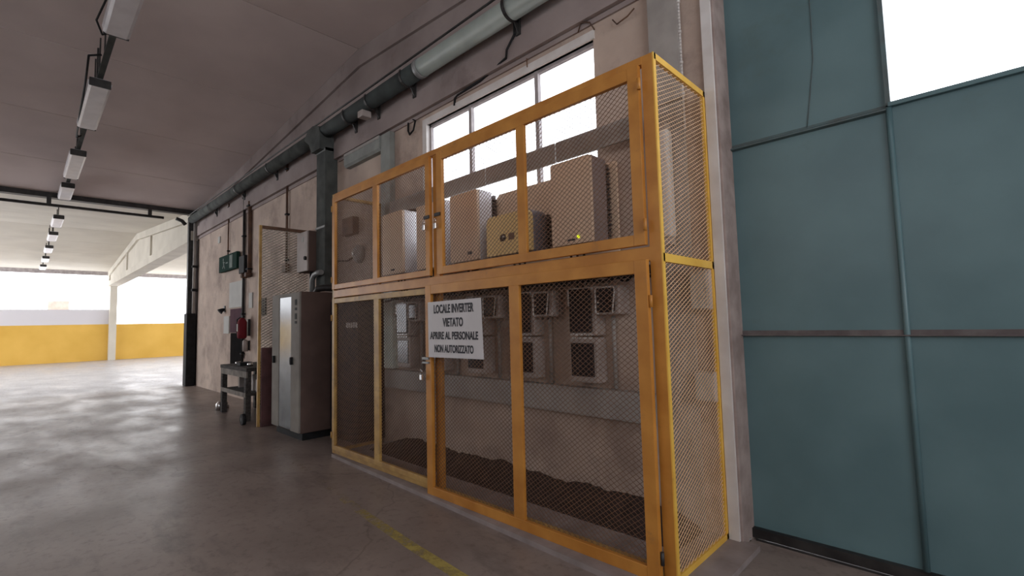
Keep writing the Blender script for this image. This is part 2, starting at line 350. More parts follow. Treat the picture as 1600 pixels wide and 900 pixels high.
# other walls of the near hall (behind and to the right of the camera), unseen, openings added for fill daylight
struct('wall_front', mb().box(-15.4, 5.2, -9.7, -9.4, 0, 3.35).box(-15.4, 5.2, -9.7, -9.4, 4.25, 5.6).box(-15.4, -6, -9.7, -9.4, 3.35, 4.25).box(1, 5.2, -9.7, -9.4, 3.35, 4.25), M['plaster_end'])
struct('wall_right', mb().box(4.9, 5.2, -9.4, -6.5, 0, 5.0).box(4.9, 5.2, -1.5, 0.3, 0, 5.0).box(4.9, 5.2, -6.5, -1.5, 4.7, 5.0).box(4.9, 5.2, -6.5, -1.5, 0, 1.6), M['plaster_end'])
struct('wall_back', mb().box(3.2, 4.9, 0, 0.3, 0, 5.0).box(3.0, 3.2, 0, 0.3, 4.05, 5.0), M['plaster'])
struct('wall_side', mb().box(-15.6, -15.2, -12.2, -9.7, 0, 5.0), M['plaster_end'])
# far end wall with its yellow dado
struct('wall_far', mb().box(-34.1, -33.8, -12.2, 0, 0, 2.72).box(-34.1, -33.8, 0, 12.2, 0, 1.93), M['farwall'])
struct('trim_1', mb().box(-34.05, -33.85, -12.2, 12.2, 4.58, 4.80), M['winframe'])   # edge strip over the far opening
struct('trim_2', mb().box(-34.15, -33.45, -0.06, 0.24, 0, 4.1).box(-34.15, -33.40, -0.14, 0.32, 4.0, 4.75), M['beam_far'])  # far column
# tapered concrete beams
def beam(x0, x1, rx, m_, name, zb=4.08, y0=-0.06, y1=0.26, ribs=((1/6, 0.09), (2/6, 0.09), (3/6, 0.09), (4/6, 0.09), (5/6, 0.09)), web=0.10):
    b = mb(); e = 0.04; xa, xb = x0+e, x1-e; yc = (y0+y1)/2
    b.prism([(xa, zb), (xb, zb), (xb, zb+0.26), (xa, zb+0.26)], y0, y1, 'y')
    def top(x): return roofz(x)
    b.prism([(xa, zb+0.2), (xb, zb+0.2), (xb, top(xb)-0.0), (rx, ZR), (xa, top(xa))], yc-web, yc+web, 'y')
    b.prism([(xa, top(xa)-0.26), (rx, ZR-0.26), (xb, top(xb)-0.26), (xb, top(xb)-0.005), (rx, ZR-0.005), (xa, top(xa)-0.005)], y0, y1, 'y')
    for fr_, hw_ in ribs:
        x = x0 + (x1-x0)*fr_
        b.prism([(x-hw_, zb+0.2), (x+hw_, zb+0.2), (x+hw_, top(x)-0.2), (x-hw_, top(x)-0.2)], y0+0.02, y1-0.02, 'y')
    return struct(name, b, m_)
beam(XM, XE, RN, M['beam'], 'trim_3', ribs=(), web=0.12)
beam(XF, XM, RF, M['beam_far'], 'trim_4', zb=3.98, y0=-0.16, y1=0.30, ribs=((0.345, 0.06), (0.655, 0.06)), web=0.15)
struct('trim_5', mb().box(-15.62, -15.28, 0.0, 0.4, 0, 4.75), M['beam'])               # column at the end of the wall
# window
wf = mb()
wf.box(WX0, WX1, 0.03, 0.07, WZ1-0.03, WZ1); wf.box(WX0, WX1, 0.03, 0.07, WZ0, WZ0+0.04)
wf.box(WX0+0.05, WX0+0.08, 0.03, 0.07, WZ0, WZ1)
for x in (-3.86, -2.89): wf.box(x-0.022, x+0.022, 0.025, 0.07, WZ0, WZ1)
wo = struct('window_1', wf, M['winframe'])
tag(mb().box(WX0+0.04, WX1, 0.048, 0.053, WZ0+0.03, WZ1-0.03).build('glass_pane', M['glass'], wo))
struct('trim_6', mb().box(WX0-0.03, WX1+0.02, -0.02, 0.03, WZ1, WZ1+0.075).box(WX0-0.03, WX0+0.05, -0.02, 0.03, WZ0-0.1, WZ1).box(WX0-0.02, WX1+0.02, -0.03, 0.03, WZ0-0.05, WZ0), M['white_paint'])
# jamb beside the gate
struct('trim_7', mb().box(-1.28, -1.212, -0.03, 0.0, 0.03, 4.06), M['white_paint'])
struct('trim_8', mb().box(-1.22, -1.195, -0.012, 0.34, 0, 4.08, 0.006), M['jamb'])
struct('trim_9', mb().box(-1.67, -1.44, -0.06, 0.0, 3.1, 4.08).box(-1.67, -1.44, -0.03, 0.0, 0, 3.1), M['trunk'])   # grey pilaster strip
struct('trim_10', mb().box(-15.3, -7.3, -0.02, 0.0, 4.0, 4.06).box(-6.9, -1.7, -0.02, 0.0, 4.03, 4.075), M['beam'])

# kerb slab under the cage
tag(mb().prism([(-5.45, -0.80), (-1.10, -0.95), (-1.10, -0.0), (-5.45, -0.0)], 0.0, 0.035, 'z').build('kerb_slab', M['kerb']),
    'low concrete kerb slab under the orange mesh cage', 'kerb')
# dirt along the wall inside the cage
b = mb(); nx, ny = 90, 12; g = []
for i in range(nx+1):
    row = []
    for j in range(ny+1):
        x = -5.3 + 3.85*i/nx; t = j/ny; y = -0.42 + 0.41*t
        h = 0.11*math.sin(min(1, t*1.25)*math.pi*0.5)**2 * (0.8+0.12*math.sin(x*5.1)+0.10*math.sin(x*13+2)) * min(1, i/4, (nx-i)/4)
        h += 0.02*random.random()*(1 if 0 < j and 0 < i < nx else 0)
        if math.hypot(x+1.75, y+0.2) < 0.18: h += 0.09*(1-math.hypot(x+1.75, y+0.2)/0.18)
        row.append(b.bm.verts.new((x, y, 0.034+max(0, h))))
    g.append(row)
for i in range(nx):
    for j in range(ny): b.bm.faces.new((g[i][j], g[i+1][j], g[i+1][j+1], g[i][j+1]))
tag(b.build('dirt_pile', M['dirt']), 'dark dirt and debris heaped along the wall at the bottom of the cage', 'dirt', kind='stuff')
# worn yellow line
pts = [(-1.6, -1.49), (-2.31, -1.47), (-2.86, -1.44), (-3.69, -1.37), (-5.0, -1.22), (-6.42, -1.07)]
b = mb(); prev = None
for i, (x, y) in enumerate(pts):
    v = (b.bm.verts.new((x, y-0.045, 0.001)), b.bm.verts.new((x, y+0.035, 0.001)))
    if prev: b.bm.faces.new((prev[0], v[0], v[1], prev[1]))
    prev = v
tag(b.build('floor_line', M['line']), 'worn yellow line painted on the grey concrete floor', 'floor marking')

# ------------------------------------------------------------------ orange mesh cage
YF = -0.77; CX0, CX1 = -5.50, -1.29; ZB, ZM, ZT = 0.05, 1.885, 3.09
cage = thing('mesh_cage', (-3.4, -0.38, 0.035), 'large orange framed mesh cage standing against the wall around the inverters', 'cage')
T = 0.045
b = mb(); b.box(CX0, CX0+0.045, YF, YF+0.045, 0.035, ZT, 0.003); b.build('corner_post', M['cage_old'], cage)
b = mb(); b.box(CX1-0.075, CX1, YF, YF+0.045, 0.035, ZT, 0.003); b.build('corner_post', M['cage'], cage)
b = mb(); b.box(-3.49, -3.405, YF+0.006, YF+0.045, 0.035, ZT-0.05, 0.003); b.build('centre_post', M['cage'], cage)
b = mb(); b.box(CX0+0.04, CX1-0.07, YF-0.002, YF+0.045, ZT-0.05, ZT, 0.003); b.build('top_rail', M['cage'], cage)
b = mb(); b.box(CX0+0.04, CX1-0.07, YF, YF+0.045, ZM-0.045, ZM+0.04, 0.003); b.build('middle_rail', M['cage'], cage)
b = mb(); b.box(CX0+0.04, CX1-0.07, YF+0.004, YF+0.045, 0.035, 0.085, 0.003); b.build('bottom_rail', M['cage_old'], cage)
# right side frame and mesh (cage paint in tones brightened for light from the right)
def side_frame(x, m_, wdt, name='side_frame', yq=-0.015):
    b = mb()
    b.box(x-0.004, x+0.004, YF, YF+wdt, 0.035, ZT)
    b.box(x-0.02, x+0.004, yq-0.035, yq, 0.035, ZT)
    b.box(x-0.02, x+0.004, YF+0.01, yq-0.005, ZT-0.04, ZT)
    b.box(x-0.02, x+0.004, YF+0.01, yq-0.005, ZM-0.055, ZM-0.005)
    b.box(x-0.02, x+0.004, YF+0.01, yq-0.005, 0.035, 0.07)
    return b.build(name, m_, cage)
side_frame(CX1+0.002, M['cage_lit'], 0.03)
side_frame(CX0+0.004, M['cage_old'], 0.04, yq=-0.12)
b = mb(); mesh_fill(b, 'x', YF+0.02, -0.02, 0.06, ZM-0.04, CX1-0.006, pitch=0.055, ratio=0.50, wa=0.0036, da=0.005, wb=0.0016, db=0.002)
b.build('side_mesh', M['mesh_lit'], cage)
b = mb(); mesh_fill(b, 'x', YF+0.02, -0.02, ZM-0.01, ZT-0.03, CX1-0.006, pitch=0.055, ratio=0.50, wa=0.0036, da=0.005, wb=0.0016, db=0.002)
b.build('side_mesh', M['mesh_lit'], cage)
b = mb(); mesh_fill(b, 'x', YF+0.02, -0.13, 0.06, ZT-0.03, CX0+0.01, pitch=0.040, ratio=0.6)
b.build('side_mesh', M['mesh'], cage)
def leaf(name_, x0, x1, z0, z1, y, mull, m_, fw, wm=0.085, m_mull=None):
    p = thing('d', (0, 0, 0), None, None); bpy.data.objects.remove(p)
    fr = mb()
    fr.box(x0, x0+fw, y, y+0.035, z0, z1, 0.003).box(x1-fw, x1, y, y+0.035, z0, z1, 0.003)
    fr.box(x0+fw, x1-fw, y+0.001, y+0.034, z1-fw, z1, 0.003).box(x0+fw, x1-fw, y+0.001, y+0.034, z0, z0+fw*0.9, 0.003)
    d = fr.build(name_, m_, cage)
    mb().box(mull-wm/2, mull+wm/2, y+0.002, y+0.033, z0+fw*0.9-0.004, z1-fw+0.004, 0.003).build('mullion', m_mull or m_, d)
    # thin flat bars that clamp the mesh
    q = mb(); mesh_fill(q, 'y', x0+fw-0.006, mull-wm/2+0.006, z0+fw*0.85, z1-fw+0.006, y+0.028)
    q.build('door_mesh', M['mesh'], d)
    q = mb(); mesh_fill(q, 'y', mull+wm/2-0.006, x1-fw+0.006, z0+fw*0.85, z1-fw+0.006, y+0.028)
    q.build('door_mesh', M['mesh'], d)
    return d
dUL = leaf('cage_door', -5.45, -3.505, 1.935, 3.035, YF-0.028, -4.465, M['cage'], 0.062, 0.09)
dUR = leaf('cage_door', -3.395, -1.375, 1.935, 3.035, YF-0.028, -2.365, M['cage'], 0.075, 0.08)
dLL = leaf('cage_door', -5.45, -3.50, 0.09, 1.825, YF-0.026, -4.45, M['cage_old'], 0.055, 0.10)
dLR = leaf('cage_door', -3.53, -1.355, 0.035, 1.845, YF-0.066, -2.43, M['cage'], 0.08, 0.10)
# hinges, hasps
for d, x in ((dUR, -1.36), (dLR, -1.345)):
    for z in ((2.05, 2.9) if d is dUR else (0.17, 1.6)):
        mb().tube([(x, YF-0.05, z-0.035), (x, YF-0.05, z+0.035)], 0.011, 8).build('hinge', M['dark_steel'] if z < 0.3 else M['cage'], d)
for d, x in ((dUL, -5.455), (dLL, -5.455)):
    for z in ((2.05, 2.9) if d is dUL else (0.25, 1.6)):
        mb().tube([(x, YF-0.03, z-0.035), (x, YF-0.03, z+0.035)], 0.009, 8).build('hinge', M['cage_old'], d)
for d, x in ((dUL, -3.535), (dUR, -3.375)):
    h = mb().box(x-0.04, x+0.04, YF-0.042, YF-0.028, 2.455, 2.485, 0.003).build('hasp', M['dark_steel'], d)
mb().box(-3.56, -3.47, YF-0.085, YF-0.066, 1.19, 1.21).box(-3.56, -3.47, YF-0.085, YF-0.066, 1.155, 1.17).build('latch', M['grey_steel'], dLR)
def padlock(x, y, z, label):
    p = thing('padlock', (x, y, z), label, 'padlock')
    mb().box(x-0.018, x+0.018, y-0.009, y+0.009, z-0.05, z, 0.004).build('body', M['chrome'], p)
    mb().tube([(x-0.012, y, z), (x-0.012, y, z+0.03), (x-0.006, y, z+0.04), (x+0.006, y, z+0.04), (x+0.012, y, z+0.03), (x+0.012, y, z)], 0.0035, 6).build('shackle', M['chrome'], p)
padlock(-3.555, YF-0.053, 2.40, 'small steel padlock on the left upper cage door beside the centre post')
padlock(-3.385, YF-0.053, 2.39, 'small steel padlock hanging on the right upper cage door by the centre post')
padlock(-3.555, YF-0.098, 1.06, 'small bright padlock on the lower cage door just below the white sign')

# ------------------------------------------------------------------ white warning sign
sg = thing('warning_sign', (-3.13, -0.855, 1.46), 'white rectangular sign with black Italian warning text fixed on the lower cage door', 'sign')
b = mb(); b.prism([(-3.44, 1.215), (-2.735, 1.22), (-2.755, 1.695), (-3.445, 1.69)], -0.868, -0.862, 'y'); b.build('board', M['sign'], sg)
for t, z, wd, sz in (('LOCALE INVERTER', 1.622, 0.52, 0.098), ('VIETATO', 1.508, 0.265, 0.098), ('APRIRE AL PERSONALE', 1.398, 0.625, 0.086), ('NON AUTORIZZATO', 1.288, 0.505, 0.086)):
    text(t, sz, wd, M['ink'], 'lettering', sg, (-3.10, -0.8695, z), (H, 0, 0))

# ------------------------------------------------------------------ inverters (upper row)
def rounded(x0, x1, z0, z1, r, rb=0.01, n=6):
    P = []
    for cx, cz, a0, rr in ((x1-r, z1-r, 0, r), (x0+r, z1-r, 90, r), (x0+rb, z0+rb, 180, rb), (x1-rb, z0+rb, 270, rb)):
        for k in range(n+1):
            a = math.radians(a0+90*k/n); P.append((cx+rr*math.cos(a), cz+rr*math.sin(a)))
    return P
def inverter(x0, x1, z0, z1, yf, label, m_, r=0.02, name='inverter', side=None, yb=-0.02):
    p = thing(name, ((x0+x1)/2, yb, z0), label, 'inverter')
    mb().prism(rounded(x0, x1, z0, z1, r), yf+0.03, yb-0.09, 'y').build('housing', side or M['casing_side_glare'], p)
    cv = mb().prism(rounded(x0+0.004, x1-0.004, z0+0.004, z1-0.004, r), yf, yf+0.032, 'y').build('front_cover', m_, p)
    fb = mb()
    n = int((z1-z0-0.06)/0.03)
    for k in range(n): fb.box(x0+0.02, x1-0.012, yb-0.088, yb-0.005, z0+0.04+k*0.03, z0+0.052+k*0.03)
    fb.box(x0+0.02, x1-0.03, yb-0.03, yb, z0+0.02, z1-0.02)
    fb.build('heat_sink', M['fins'], p)
    for k in range(3):
        x = x0 + (x1-x0)*(0.3+0.2*k)
        mb().tube([(x, yf+0.12, z0), (x, yf+0.12, z0-0.035)], 0.014, 8).build('cable_gland', M['black'], p)
    return p, cv
p, cv = inverter(-5.07, -4.63, 2.09, 2.82, -0.35, 'tall beige inverter behind the upper left cage door, leftmost of its row', M['casing'])
mb().box(-4.88, -4.80, -0.353, -0.35, 2.13, 2.15).build('badge', M['ink'], p)
inverter(-4.36, -3.88, 2.09, 2.79, -0.35, 'beige inverter behind the centre post between the two upper cage doors', M['casing'])
p, cv = inverter(-3.77, -3.35, 2.10, 2.785, -0.35, 'narrow tan inverter behind the right upper cage door, left of the yellowish rounded one', M['casing'], yb=-0.07)
mb().box(-3.5, -3.44, -0.353, -0.35, 2.16, 2.19).build('badge', M['ink'], p)
p, cv = inverter(-3.22, -2.66, 2.10, 2.47, -0.36, 'short yellowish inverter with rounded top corners and dark oval display', M['casing_yellow'], 0.07, side=M['bluegrey'], yb=-0.07)
b = mb(); b.prism([(-3.0+0.02*math.cos(a*math.pi/8)+(-0.02 if math.cos(a*math.pi/8) < 0 else 0.02)*0.8, 2.255+0.032*math.sin(a*math.pi/8)) for a in range(16)], -0.366, -0.36, 'y'); b.build('display', M['boxdark'], p)
b = mb(); b.box(-2.93, -2.86, -0.364, -0.36, 2.225, 2.285, 0.001); b.build('badge', M['rust'], p)
mb().box(-3.0, -2.975, -0.37, -0.366, 2.255, 2.27).build('indicator', M['paper'], p)
p, cv = inverter(-2.43, -2.035, 2.09, 2.77, -0.37, 'largest tan inverter with a small yellow green light, rightmost of its row', M['casing'], 0.02, side=M['casing_shadow'], yb=-0.07)
mb().tube([(-2.165, -0.376, 2.145), (-2.165, -0.369, 2.145)], 0.012, 10).build('status_light', M['led'], p)
mb().box(-2.27, -2.2, -0.373, -0.37, 2.12, 2.135).build('badge', M['ink'], p)

tag(mb().prism([(-3.46, 1.98), (-2.0, 1.98), (-2.0, 2.77), (-3.34, 2.77), (-3.46, 2.62)], -0.065, -0.04, 'y').build('mounting_board', M['casing']),
    'tan mounting board on the wall behind the yellowish rounded inverter', 'board')
# ------------------------------------------------------------------ grey trunkings
t = thing('cable_trunking', (-3.5, -0.1, 2.87), 'long grey cable trunking across the window above the inverters', 'trunking')
for xa, xb in ((-5.25, -3.462), (-3.45, -2.558), (-2.546, -1.72)): mb().box(xa, xb, -0.14, -0.11, 2.88, 3.055, 0.004).build('length', M['trunk'], t)
for xx in (-5.1, -1.85): mb().box(xx-0.02, xx+0.02, -0.11, 0.0, 2.95, 2.97).build('bracket', M['trunk'], t)
t = thing('cable_trunking', (-3.6, -0.05, 0.72), 'wide grey horizontal cable trunking low on the wall behind the lower cage doors', 'trunking')
mb().box(-5.45, -1.72, -0.10, -0.004, 0.72, 0.945, 0.004).build('body', M['trunk'], t)
mb().box(-5.45, -1.72, -0.105, -0.10, 0.735, 0.93).build('cover', M['trunk'], t)
tag(mb().box(-5.49, -5.28, -0.09, 0.0, 0.955, 2.0, 0.004).build('cable_trunking', M['green_sheen']), 'pale green vertical trunking on the wall at the left end of the lower cage', 'trunking')
tag(mb().box(-5.56, -5.335, -0.08, -0.002, 2.93, 4.03, 0.004).build('cable_trunking', M['trunk_green']), 'grey vertical trunking on the wall left of the window above the cage', 'trunking')
t = thing('cable_trunking', (-6.05, 0, 3.8), 'short grey horizontal trunking on the wall high above the left end of the cage', 'trunking')
mb().prism([(0.0, 3.83), (-0.07, 3.83), (-0.10, 3.86), (-0.10, 4.03), (0.0, 4.03)], -6.56, -5.565, 'x').build('body', M['trunk_green'], t)
mb().box(-6.56, -5.565, -0.104, -0.10, 3.99, 4.03).build('cover', M['trunk'], t)

# ------------------------------------------------------------------ switch boxes (lower row)
def disc(x, label):
    p = thing('disconnector', (x+0.135, 0, 1.0), label, 'switch box', 'tall switch boxes in the lower cage')
    mb().box(x, x+0.27, -0.14, 0, 1.375, 1.775, 0.008).build('upper_box', M['boxgrey'], p)
    mb().box(x+0.012, x+0.235, -0.16, -0.14, 1.40, 1.76, 0.01).build('clear_cover', M['boxdark'], p)
    mb().box(x+0.005, x+0.245, -0.152, -0.14, 1.745, 1.765).box(x+0.005, x+0.02, -0.163, -0.14, 1.62, 1.75).build('lid_rim', M['clear'], p)
    mb().box(x, x+0.27, -0.14, 0, 0.995, 1.36, 0.008).build('lower_box', M['boxgrey'], p)
    mb().box(x+0.015, x+0.24, -0.15, -0.138, 1.045, 1.315, 0.004).build('window', M['boxdark'], p)
    for z in (1.355, 1.385):
        q = mb()
        for k in range(5): q.box(x+0.02+k*0.044, x+0.052+k*0.044, -0.155, -0.138, z-0.008, z+0.008)
        q.build('terminal_strip', M['clear'], p)
    q = mb(); q.tube([(x+0.36, -0.03, 1.53), (x+0.36, -0.03, 0.95)], 0.018, 8); q.build('conduit', M['trunk'], p)
    q = mb()
    for k in range(3): q.tube([(x+0.05+0.05*k, -0.07, 1.77), (x+0.05+0.05*k, -0.08, 1.86), (x+0.04+0.06*k, -0.12, 1.98), (x+0.05+0.07*k, -0.16, 2.07)], 0.011, 6)
    q.build('cable', M['black'], p)
    return p
def small(x, label):
    p = thing('junction_box', (x+0.1, 0, 1.53), label, 'junction box', 'clear lidded boxes in the lower cage')
    mb().box(x, x+0.20, -0.16, 0, 1.54, 1.765, 0.012).build('body', M['boxgrey'], p)
    mb().box(x+0.004, x+0.165, -0.185, -0.158, 1.56, 1.745, 0.02).build('lid', M['boxdark'], p)
    q = mb()
    P = []
    for cx, cz, a0 in ((x+0.152, 1.728, 0), (x+0.026, 1.728, 90), (x+0.026, 1.572, 180), (x+0.152, 1.572, 270)):
        for k in range(5):
            a = math.radians(a0+22.5*k); P.append((cx+0.025*math.cos(a), -0.187, cz+0.025*math.sin(a)))
    q.tube(P[:14]+[P[14]], 0.006, 6); q.tube([P[15], P[0]], 0.006, 6); q.build('lid_rim', M['clear'], p)
    for zz in (1.63, 1.68): mb().box(x+0.02, x+0.03, -0.19, -0.184, zz, zz+0.01).build('screw', M['clear'], p)
    return p
dl = ['tall grey switch box leftmost in the lower cage, near the pale green trunking',
      'tall grey switch box mostly hidden behind the left edge of the white sign',
      'tall grey switch box whose lower half shows just below the white sign',
      'tall grey switch box half hidden by the mullion right of the white sign',
      'tall grey switch box in full view, rightmost of the row in the lower cage']
sl = ['clear lidded junction box with bright rim seen left of the white sign',
      'clear lidded junction box hidden behind the middle of the white sign',
      'clear lidded junction box showing at the right edge of the white sign',
      'clear lidded junction box just right of the lower door mullion',
      'clear lidded junction box, rightmost in the lower cage']
d0 = s0 = None
for i, x in enumerate((-5.09, -4.43, -3.78, -3.12, -2.46)):
    sx_ = x + 0.30
    if i == 0: d0 = disc(x, dl[0]); s0 = small(sx_, sl[0]); x00 = x
    else: copy_thing(d0, (x-x00, 0, 0), dl[i]); copy_thing(s0, (x-x00, 0, 0), sl[i])
q = mb()
for k in range(7):
    P = []; yy = -0.10-0.022*k; ph = k*1.7
    for i in range(38):
        x = -5.2+3.55*i/37; P.append((x, yy, 1.872-0.006*k+0.028*math.sin(x*4.7+ph)+0.018*math.sin(x*9.1+2*ph)))
    q.tube(P, 0.013, 6)
tag(q.build('cable_bundle', M['black']), 'sagging bundle of black cables along the wall behind the middle rail of the cage', 'cables', kind='stuff')
def loop(cx, cz, y, rx, rz, r, label):
    q = mb(); P = []
    for k in range(28):
        a = math.radians(200+k*300/27); P.append((cx+rx*math.cos(a), y+0.004*k/3, cz+rz*math.sin(a)))
    q.tube(P, r, 6); return tag(q.build('cable_loop', M['black']), label, 'cable')
loop(-2.50, 1.90, -0.19, 0.10, 0.09, 0.011, 'black cable loop hanging between the inverters above the rightmost tall switch box')
loop(-1.90, 1.90, -0.17, 0.07, 0.11, 0.011, 'black cable loop hanging high at the right end of the lower cage')
loop(-3.60, 1.93, -0.19, 0.12, 0.10, 0.011, 'black cable loop hanging above the white sign inside the cage')
# boxes on the wall by the right side mesh
for z0_, z1_, lb in ((1.55, 1.83, 'pale wall box seen through the right side mesh just below its middle rail'), (0.93, 1.13, 'pale wall socket box seen low through the right side mesh')):
    t = thing('wall_box', (-1.5, 0, z0_), lb, 'electrical box')
    mb().box(-1.43, -1.295, -0.10, 0, z0_, z1_, 0.008).build('body', M['boxgrey'], t)
    mb().box(-1.42, -1.305, -0.112, -0.1, z0_+0.01, z1_-0.01, 0.004).build('lid', M['paper'], t)
t = thing('tube_cover', (-1.58, -0.05, 2.1), 'narrow white vertical tube cover on the wall inside the upper right corner of the cage', 'cover strip')
mb().box(-1.60, -1.53, -0.13, -0.03, 2.08, 2.88, 0.02).build('cover', M['white_paint'], t)
for za in (2.03, 2.875): mb().box(-1.59, -1.54, -0.115, -0.045, za, za+0.05).build('end_cap', M['boxgrey'], t)
q = mb()
for k in range(36):
    q.tube([(-1.435, -0.035, 3.12+k*0.026), (-1.435, -0.035, 3.14+k*0.026)], 0.009 if k % 9 else 0.014, 6)
q.tube([(-1.435, -0.03, 2.86), (-1.435, -0.03, 4.07)], 0.008, 8)
tag(q.build('conduit', M['white_paint']), 'thin white vertical conduit down the grey pilaster above the right cage corner', 'conduit')

# ------------------------------------------------------------------ sliding gate (teal)
gt = thing('sliding_gate', (0.5, 0.2, 0), 'large teal sheet metal gate at the right with an open gap at its top', 'gate')
GY = 0.20; VX = -0.30
mb().box(-1.26, VX, GY, GY+0.03, 2.70, 4.06).build('sheet_panel', M['gate'], gt)
mb().box(-1.26, VX, GY, GY+0.03, 1.40, 2.70).build('sheet_panel', M['gate'], gt)
mb().box(-1.26, VX, GY, GY+0.03, 0.06, 1.37).build('sheet_panel', M['gate'], gt)
mb().box(VX, 3.3, GY, GY+0.03, 1.40, 2.72).build('sheet_panel', M['gate'], gt)
mb().box(VX, 3.3, GY, GY+0.03, 0.06, 1.37).build('sheet_panel', M['gate'], gt)
mb().prism([(GY, 2.685), (GY-0.035, 2.69), (GY-0.035, 2.697), (GY-0.006, 2.712), (GY, 2.73)], -1.26, VX-0.01, 'x').build('rail', M['gate_rail'], gt)
mb().prism([(GY-0.03, 2.71), (GY+0.04, 2.71), (GY+0.04, 2.745), (GY-0.03, 2.735)], VX+0.0, 3.3, 'x').build('rail', M['gate'], gt)
mb().box(-1.26, 3.3, GY-0.032, GY, 1.365, 1.372).box(-1.26, 3.3, GY-0.008, GY, 1.365, 1.40).build('rail', M['gate_rust'], gt)
mb().box(-1.26, 3.3, GY-0.045, GY+0.03, 0.012, 0.07).build('bottom_rail', M['dark_steel'], gt)
mb().tube([(VX, GY-0.006, 0.07), (VX, GY-0.006, 2.71)], 0.016, 10).build('stile', M['gate'], gt)
mb().box(VX-0.012, VX+0.012, GY-0.02, GY+0.04, 2.72, 4.06).build('stile', M['gate_rail'], gt)
mb().box(1.35, 1.40, GY-0.02, GY, 0.07, 2.71).build('stile', M['gate'], gt)
mb().tube([(-0.66, GY-0.003, 3.9), (-0.655, GY-0.003, 3.45), (-0.66, GY-0.003, 3.15), (-0.70, GY-0.003, 2.85), (-0.72, GY-0.003, 2.72)], 0.003, 6).build('wire_mark', M['gate_rail'], gt)  # thin tube for the curved scratch mark on the sheet
t = mb().tube([(-1.22, 0.11, 0.0), (-1.22, 0.11, 0.02)], 0.03, 8).tube([(-1.22, 0.11, 0.02), (-1.22, 0.11, 0.045)], 0.014, 8)
tag(t.build('floor_bolt', M['chrome']), 'small shiny bolt on the floor at the left foot of the teal gate', 'bolt')
struct('trim_11', mb().box(-1.17, 4.9, 0.14, 0.155, 0, 0.008), M['dark_steel'])
struct('trim_12', mb().box(3.1, 3.3, -0.0, 0.3, 0, 4.05), M['jamb'])

# ------------------------------------------------------------------ green pipe, duct and brackets under the beam
PY, PZ, PR = -0.17, 4.50, 0.105
t = thing('overhead_pipe', (-3, PY, PZ), 'thick green grey pipe running under the concrete beam above the window', 'pipe')
mb().tube([(-4.50, PY, PZ), (3.0, PY, PZ-0.05)], PR, 24).build('pale_length', M['pale_green'], t)
mb().tube([(-7.1, PY, PZ), (-4.47, PY, PZ)], PR*0.98, 24).build('dark_length', M['dark_green'], t)
mb().tube([(-15.3, PY, PZ+0.03), (-7.3, PY, PZ)], PR*0.96, 24).build('dark_length', M['duct'], t)
mb().tube([(-4.53, PY, PZ), (-4.46, PY, PZ)], PR*1.06, 24).build('collar', M['grey_steel'], t)
mb().tube([(-15.3, PY-0.10, PZ+0.115), (3.0, PY-0.10, PZ+0.10)], 0.012, 8).build('side_conduit', M['dark_steel'], t)
for i, x in enumerate((-3.02, -4.78, -5.62, -6.25, -9.3, -11.2, -13.3)):
    br = mb()
    P = [(x, PY+ (PR+0.012)*math.cos(math.radians(a)), PZ + (PR+0.012)*math.sin(math.radians(a))) for a in range(150, 391, 15)]
    for k in range(len(P)-1): br.bar(P[k], P[k+1], 0.035, 0.006, up=(0, P[k][1]-PY, P[k][2]-PZ))
    br.box(x-0.03, x+0.03, -0.075, -0.058, PZ-0.22, PZ+0.05).prism([(-0.06, PZ-0.22), (-0.06, PZ-0.10), (-0.13, PZ-0.10)], x-0.006, x+0.006, 'x')
    br.build('bracket', M['dark_steel'], t)
d = thing('downpipe_duct', (-7.12, -0.1, 2.1), 'grey green square duct coming down the wall left of the cage from the overhead pipe', 'duct')
mb().box(-7.27, -6.97, -0.20, 0.0, 2.12, 4.25, 0.006).build('shaft', M['duct'], d)
mb().prism([(-7.27, 4.2), (-6.97, 4.2), (-6.97, 4.42), (-7.02, 4.56), (-7.22, 4.62), (-7.40, 4.60), (-7.55, 4.48), (-7.36, 4.36)], -0.285, -0.062, 'y').build('hood', M['duct'], d)
mb().box(-7.28, -6.96, -0.21, -0.2, 4.18, 4.22).box(-7.28, -6.96, -0.21, -0.2, 3.0, 3.03).build('flange', M['grey_steel'], d)
# hanging wires around the beam above the window
def wire(pts, r, label, m_='black', cat='cable'):
    return tag(mb().tube(pts, r, 6).build('hanging_cable', M[m_]), label, cat)
wire([(-3.05, -0.09, 4.42), (-3.06, -0.07, 4.32), (-3.16, -0.09, 4.18), (-3.19, -0.07, 4.12), (-3.45, -0.03, 4.10), (-3.62, -0.03, 4.065), (-4.0, -0.02, 4.05), (-4.06, -0.02, 4.03), (-4.07, -0.02, 3.95)], 0.013, 'black cable drooping from the pipe bracket down to the window head')
wire([(-3.05, -0.09, 4.40), (-3.10, -0.05, 4.26), (-3.22, -0.05, 4.14), (-3.35, -0.03, 4.13), (-3.5, -0.03, 4.10)], 0.008, 'thin black wire sagging beside the drooping cable over the window')
wire([(-4.99, -0.02, 4.04), (-4.98, -0.03, 3.93), (-4.92, -0.05, 3.86), (-4.85, -0.04, 3.90), (-4.84, -0.02, 4.02), (-4.90, -0.01, 4.06)], 0.012, 'curled dark cable end on the wall left of the window')
wire([(-2.35, -0.02, 4.02), (-2.3, -0.04, 4.08), (-2.22, -0.03, 4.05), (-2.18, -0.02, 3.97)], 0.006, 'thin wire loop on the wall above the right end of the window', 'rust')
wire([(-2.0, -0.02, 3.97), (-1.95, -0.04, 3.9), (-1.85, -0.04, 3.92), (-1.8, -0.02, 3.97)], 0.006, 'thin wire loop on the wall right of the window', 'rust')
wire([(-2.95, -0.03, 4.03), (-2.94, -0.04, 3.98), (-2.93, -0.05, 3.93)], 0.006, 'short wire stub over the middle of the window head', 'rust')
